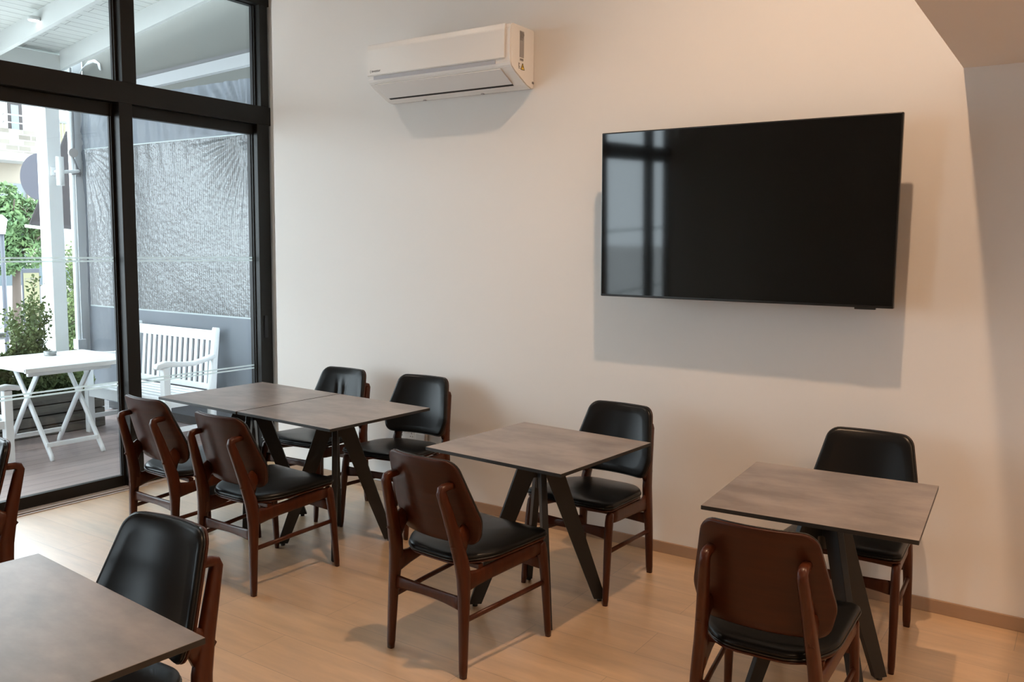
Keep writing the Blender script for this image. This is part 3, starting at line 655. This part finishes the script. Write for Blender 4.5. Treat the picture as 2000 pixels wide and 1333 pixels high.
# ------------------------------------------------------------------ white slatted benches
def make_bench(w=1.12, d=.50, ns=13, name='garden_bench'):
    root = empty(name); x1 = w/2
    for s in (-1, 1):
        MB().box((s*x1-.03, -d/2, 0), (s*x1+.03, -d/2+.06, .67), .006).build('leg', m_white, root)
        b = MB(); b.sweep([(s*x1, d/2-.03, 0), (s*x1, d/2-.03, .40), (s*x1, d/2, .70), (s*x1, d/2+.03, .945), (s*x1, d/2+.032, .965)], [(.028, .030), (.028, .032), (.028, .026), (.028, .024), (.026, .020)], 16, up=(1, 0, 0), sq=6); b.build('leg', m_white, root)
        b = MB(); b.sweep([(s*x1, -d/2-.055, .665), (s*x1, -d/2-.045, .685), (s*x1, -d/2+.03, .700), (s*x1, -d/2+.18, .685), (s*x1, 0.04, .680), (s*x1, d/2-.10, .700), (s*x1, d/2-.005, .725)], [(.03, .012), (.032, .022), (.032, .026), (.032, .020), (.032, .019), (.032, .019), (.032, .019)], 14, up=(1, 0, 0), sq=4); b.build('armrest', m_white, root)
        MB().box((s*x1-.012, -d/2+.06, .12), (s*x1+.012, d/2-.06, .16), .003).build('lower_rail', m_white, root)
        MB().box((s*x1-.014, -d/2+.06, .335), (s*x1+.014, d/2-.06, .405), .003).build('side_rail', m_white, root)
    MB().box((-x1+.03, -d/2+.005, .325), (x1-.03, -d/2+.032, .405), .004).build('front_rail', m_white, root)
    for k_ in range(6):
        y = -d/2+.02+k_*(d-.09)/5
        MB().box((-x1+.03, y-.028, .406), (x1-.03, y+.028, .426), .004).build('seat_slat', m_white, root)
    lean = lambda z: d/2 - .012 + (z-.42)*.085
    MB().bar((-x1+.03, lean(.91), .895), (x1-.03, lean(.91), .895), .024, .085, bev=.004).build('top_rail', m_white, root)
    MB().bar((-x1+.03, lean(.46), .455), (x1-.03, lean(.46), .455), .024, .05, bev=.004).build('bottom_rail', m_white, root)
    for k_ in range(ns):
        x = -x1+.03 + (w-.06)*(k_+1)/(ns+1)
        MB().bar((x, lean(.47), .475), (x, lean(.87), .86),   .040, .014, up=(0, 1, 0)).build('back_slat', m_white, root)
    return root
bn = make_bench(); bn.location = (-1.475, 0.155, ZF)
tag(bn, 'white slatted garden bench in front of the plastic curtain', 'bench')
b2 = make_bench(w=.62, ns=6, name='garden_armchair'); b2.location = (-1.69, -1.30, ZF); b2.scale = (1, 1, .85); b2.rotation_euler = (0, 0, R(180)); tag(b2, 'white garden armchair at the left picture edge, only its armrest and leg showing', 'chair')

# ------------------------------------------------------------------ white folding table and ashtray
ft = empty('folding_table', (-1.56, -0.60, ZF), label='white slatted folding table outside the sliding door', cat='table')
TW, TD, TZ = 0.86, 0.92, 0.75
b = MB(); n_ = 10
for k_ in range(n_):
    x = -TW/2+.045 + k_*(TW-.09)/(n_-1); b.box((x-.038, -TD/2+.03, TZ-.022), (x+.038, TD/2-.03, TZ), .003)
b.box((-TW/2, -TD/2, TZ-.030), (TW/2, -TD/2+.03, TZ), .004).box((-TW/2, TD/2-.03, TZ-.030), (TW/2, TD/2, TZ), .004).box((-TW/2-.004, -TD/2, TZ-.036), (-TW/2+.02, TD/2, TZ-.001), .004).box((TW/2-.02, -TD/2, TZ-.036), (TW/2+.004, TD/2, TZ-.001), .004)
b.build('tabletop', m_white, ft)
MB().box((-.27, -TD/2+.10, TZ-.075), (-.24, TD/2-.16, TZ-.038), .003).box((.24, -TD/2+.10, TZ-.085), (.27, TD/2-.16, TZ-.038), .003).build('under_rail', m_white, ft)
for y, o_ in ((-.24, 0), (.17, 0)):
    for s in (-1, 1):
        yy = y + (.014 if s > 0 else -.014)
        lg = MB().sweep([(s*.31, yy, 0), (s*.29, yy, .04), (s*.02, yy, .40), (-s*.22, yy, .70), (-s*.235, yy, TZ-.06)], [(.011, .022)]*5, 8, up=(0, 1, 0), sq=5); lg.build('leg', m_white, ft)
MB().box((.245, -.24, .10), (.265, .17, .135), .003).build('stretcher', m_white, ft)
MB().box((-.265, -.24, .10), (-.245, .17, .135), .003).build('stretcher', m_white, ft)
ash = empty('ashtray', (-1.78, -0.53, ZF+TZ), label='small grey round ashtray on the white folding table', cat='ashtray')
b = MB(); b.cyl((0, 0, 0), (0, 0, .022), .045, 24); b.build('dish', m_tin, ash)
b = MB(); 
for k_ in range(24):
    a, c = 2*math.pi*k_/24, 2*math.pi*(k_+1)/24
    b.bar((.045*math.cos(a), .045*math.sin(a), .028), (.045*math.cos(c), .045*math.sin(c), .028), .008, .014)
b.build('rim', m_tin, ash)

# ------------------------------------------------------------------ street beyond
ds = empty('round_sign', (-5.0, 1.20, -0.36), label='dark grey round sign back beyond the white column', cat='sign')
b = MB(); b.cyl((0, -.05, 2.765), (.008, -.072, 2.765), .27, 40); b.build('disc', m_disc, ds); MB().cyl((-.03, .10, 0), (-.03, .10, 3.0), .025, 12).build('pole', m_post, ds)
aw = empty('awning', (0, 0, 0), label='dark brown fabric awning beyond the white column', cat='awning')
b = MB(); A = [Vector((-5.5, 1.25, 1.86)), Vector((-5.5, 2.6, 1.74)), Vector((-6.6, 3.3, 3.2)), Vector((-5.9, 1.98, 3.08))]; n__ = Vector((.02, 0, 0))
b.quad(A); b.quad([p-n__ for p in A][::-1])
for i in range(4): j = (i+1) % 4; b.quad([A[i], A[j], A[j]-n__, A[i]-n__])
b.build('cloth', m_fabric, aw); MB().cyl((-5.62, 2.05, -.36), (-5.62, 2.05, 1.80), .03, 12).cyl((-6.4, 3.1, -.36), (-6.4, 3.1, 3.0), .03, 12).build('support_posts', m_post, aw); MB().cyl((-5.48, 1.19, 1.84), (-5.48, 2.6, 1.70), .018, 12).build('front_bar', m_white, aw)
tr_ = empty('street_tree', (-10.0, 3.25, -0.36), label='leafy green street tree at the left beyond the columns', cat='tree'); rt_ = random.Random(11)
b = MB(); b.sweep([(0, 0, 0), (.05, 0, 1.0), (0, .05, 1.8), (.05, .15, 2.6)], [(.09, .09), (.07, .07), (.06, .06), (.03, .03)], 10)
for k_ in range(6): b.sweep([(0, .03, 1.7), (rt_.uniform(-.4, .4), rt_.uniform(-.5, .4), 2.2), (rt_.uniform(-.6, .6), rt_.uniform(-.7, .4), 2.7)], [(.03, .03), (.02, .02), (.01, .01)], 6)
b.build('trunk', m_bark, tr_)
b = MB()
for c_, r_, n_ in (((0, .05, 2.45), .42, 900), ((.1, -.35, 2.35), .45, 1000), ((0, .22, 2.15), .30, 600), ((0, -.7, 2.3), .45, 900), ((0, -.15, 2.75), .30, 500), ((.1, .30, 2.60), .22, 300), ((.2, -.3, 1.98), .3, 500), ((.15, .12, 1.82), .34, 700), ((.1, -.2, 1.72), .3, 600), ((.1, .42, 2.12), .22, 350)):
    leaves(b, c_, (r_, r_, r_*.9), n_, .055, rt_)
b.build('foliage', m_leaf2, tr_)
lp = empty('street_lamp', (-8.0, 2.12, -0.36), label='grey street lamp post at the left picture edge', cat='lamp')
MB().cyl((0, 0, 0), (0, 0, 2.12), .03, 12).build('post', m_post, lp); b = MB(); b.cyl((0, 0, 2.12), (0, 0, 2.32), .05, 8, r2=.085).cyl((0, 0, 2.32), (0, 0, 2.40), .10, 8, r2=.02); b.build('lantern', m_white, lp)
sg = empty('sign_board', (-6.0, 1.495, -0.36), label='yellow poster in a dark framed stand behind the shrubs', cat='sign')
b = MB(); b.box((-.02, -.115, .95), (.0, .115, 1.67), .01); b.build('stand_frame', m_post, sg); b = MB(); b.box((-.02, -.03, 0), (.0, .03, .95)); b.build('stand_foot', m_post, sg)
MB().box((.001, -.098, 1.0), (.004, .098, 1.615)).build('poster', m_poster, sg)
b = MB()
for a_ in ((-.08, 1.50, -.005, 1.505), (-.08, 1.54, -.005, 1.545), (.005, 1.50, .07, 1.505), (.005, 1.54, .07, 1.545), (-.08, 1.50, -.075, 1.545), (-.01, 1.50, -.005, 1.545), (.065, 1.50, .07, 1.545)): b.box((.0045, a_[0], a_[1]), (.006, a_[2], a_[3]))
b.build('lettering', m_grey_ink, sg)
# parked car
car = empty('parked_car', (-14.0, 5.3, -0.36), label='white parked car with a red light beyond the tree', cat='car')
def extr(b, prof, y0, y1): return b.prism(prof, y0, y1, 0)
b = MB(); pr = [(-2.0, .25), (2.0, .25), (2.05, .75), (1.9, 1.0), (1.25, 1.05), (.6, 1.62), (-1.2, 1.66), (-1.9, 1.15), (-2.05, .8)]
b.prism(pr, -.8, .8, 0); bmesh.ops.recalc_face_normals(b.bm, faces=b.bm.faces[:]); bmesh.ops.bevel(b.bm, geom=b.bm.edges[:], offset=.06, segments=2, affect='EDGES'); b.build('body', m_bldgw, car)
b = MB(); b.prism([(-1.5, 1.12), (1.05, 1.12), (.55, 1.53), (-1.15, 1.56)], .79, .815, 0).prism([(-1.5, 1.12), (1.05, 1.12), (.55, 1.53), (-1.15, 1.56)], -.815, -.79, 0); b.build('side_glass', m_carg, car)
for x in (-.82, .66):
    for y in (-1.3, 1.3): MB().cyl((x, y, .32), (x+.16, y, .32), .32, 24).build('wheel', m_gasket, car)
MB().box((.80, .10, .98), (.84, .36, 1.12), .01).build('red_light', m_red, car)
# buildings
bl = empty('apartment_building', (-17, 0, -0.36), label='cream apartment building with a stone balcony across the street', cat='building')
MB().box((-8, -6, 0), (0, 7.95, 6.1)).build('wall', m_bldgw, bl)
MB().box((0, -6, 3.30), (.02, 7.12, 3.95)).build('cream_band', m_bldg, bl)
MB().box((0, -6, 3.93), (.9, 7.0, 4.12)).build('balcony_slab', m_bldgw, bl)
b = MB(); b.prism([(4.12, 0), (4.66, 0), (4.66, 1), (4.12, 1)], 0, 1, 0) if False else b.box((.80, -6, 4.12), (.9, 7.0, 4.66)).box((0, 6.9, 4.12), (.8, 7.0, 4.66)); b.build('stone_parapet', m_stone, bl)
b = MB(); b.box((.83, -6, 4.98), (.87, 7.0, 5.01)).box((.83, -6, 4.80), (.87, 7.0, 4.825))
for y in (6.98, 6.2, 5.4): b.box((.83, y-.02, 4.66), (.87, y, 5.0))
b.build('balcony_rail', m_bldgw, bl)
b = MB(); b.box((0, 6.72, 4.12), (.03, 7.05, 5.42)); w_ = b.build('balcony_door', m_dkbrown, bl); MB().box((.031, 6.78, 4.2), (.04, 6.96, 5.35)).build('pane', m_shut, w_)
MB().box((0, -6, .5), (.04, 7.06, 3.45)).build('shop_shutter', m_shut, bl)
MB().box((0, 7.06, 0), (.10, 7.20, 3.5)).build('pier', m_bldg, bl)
tb_ = empty('rear_building', (-21.2, 9.0, -0.36), label='white building with an upper terrace far behind the columns', cat='building')
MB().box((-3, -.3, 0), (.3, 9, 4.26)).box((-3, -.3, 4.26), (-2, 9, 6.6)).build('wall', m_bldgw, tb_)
b = MB()
for k_ in range(12): b.box((.2, .7+k_*.1, 4.26), (.22, .76+k_*.1, 5.61))
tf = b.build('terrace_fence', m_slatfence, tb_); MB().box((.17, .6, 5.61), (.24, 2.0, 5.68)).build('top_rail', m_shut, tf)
b = MB(); b.sweep([(-9, 3.0+4*t, 4.35 - .0*t + .15*(t-.5)**2) for t in [k/8 for k in range(-4, 13)]], (.012, .012), 6, up=(1, 0, 0))
tag(b.build('overhead_wire', m_cable), 'thin dark overhead wire crossing in front of the apartment building', 'wire')
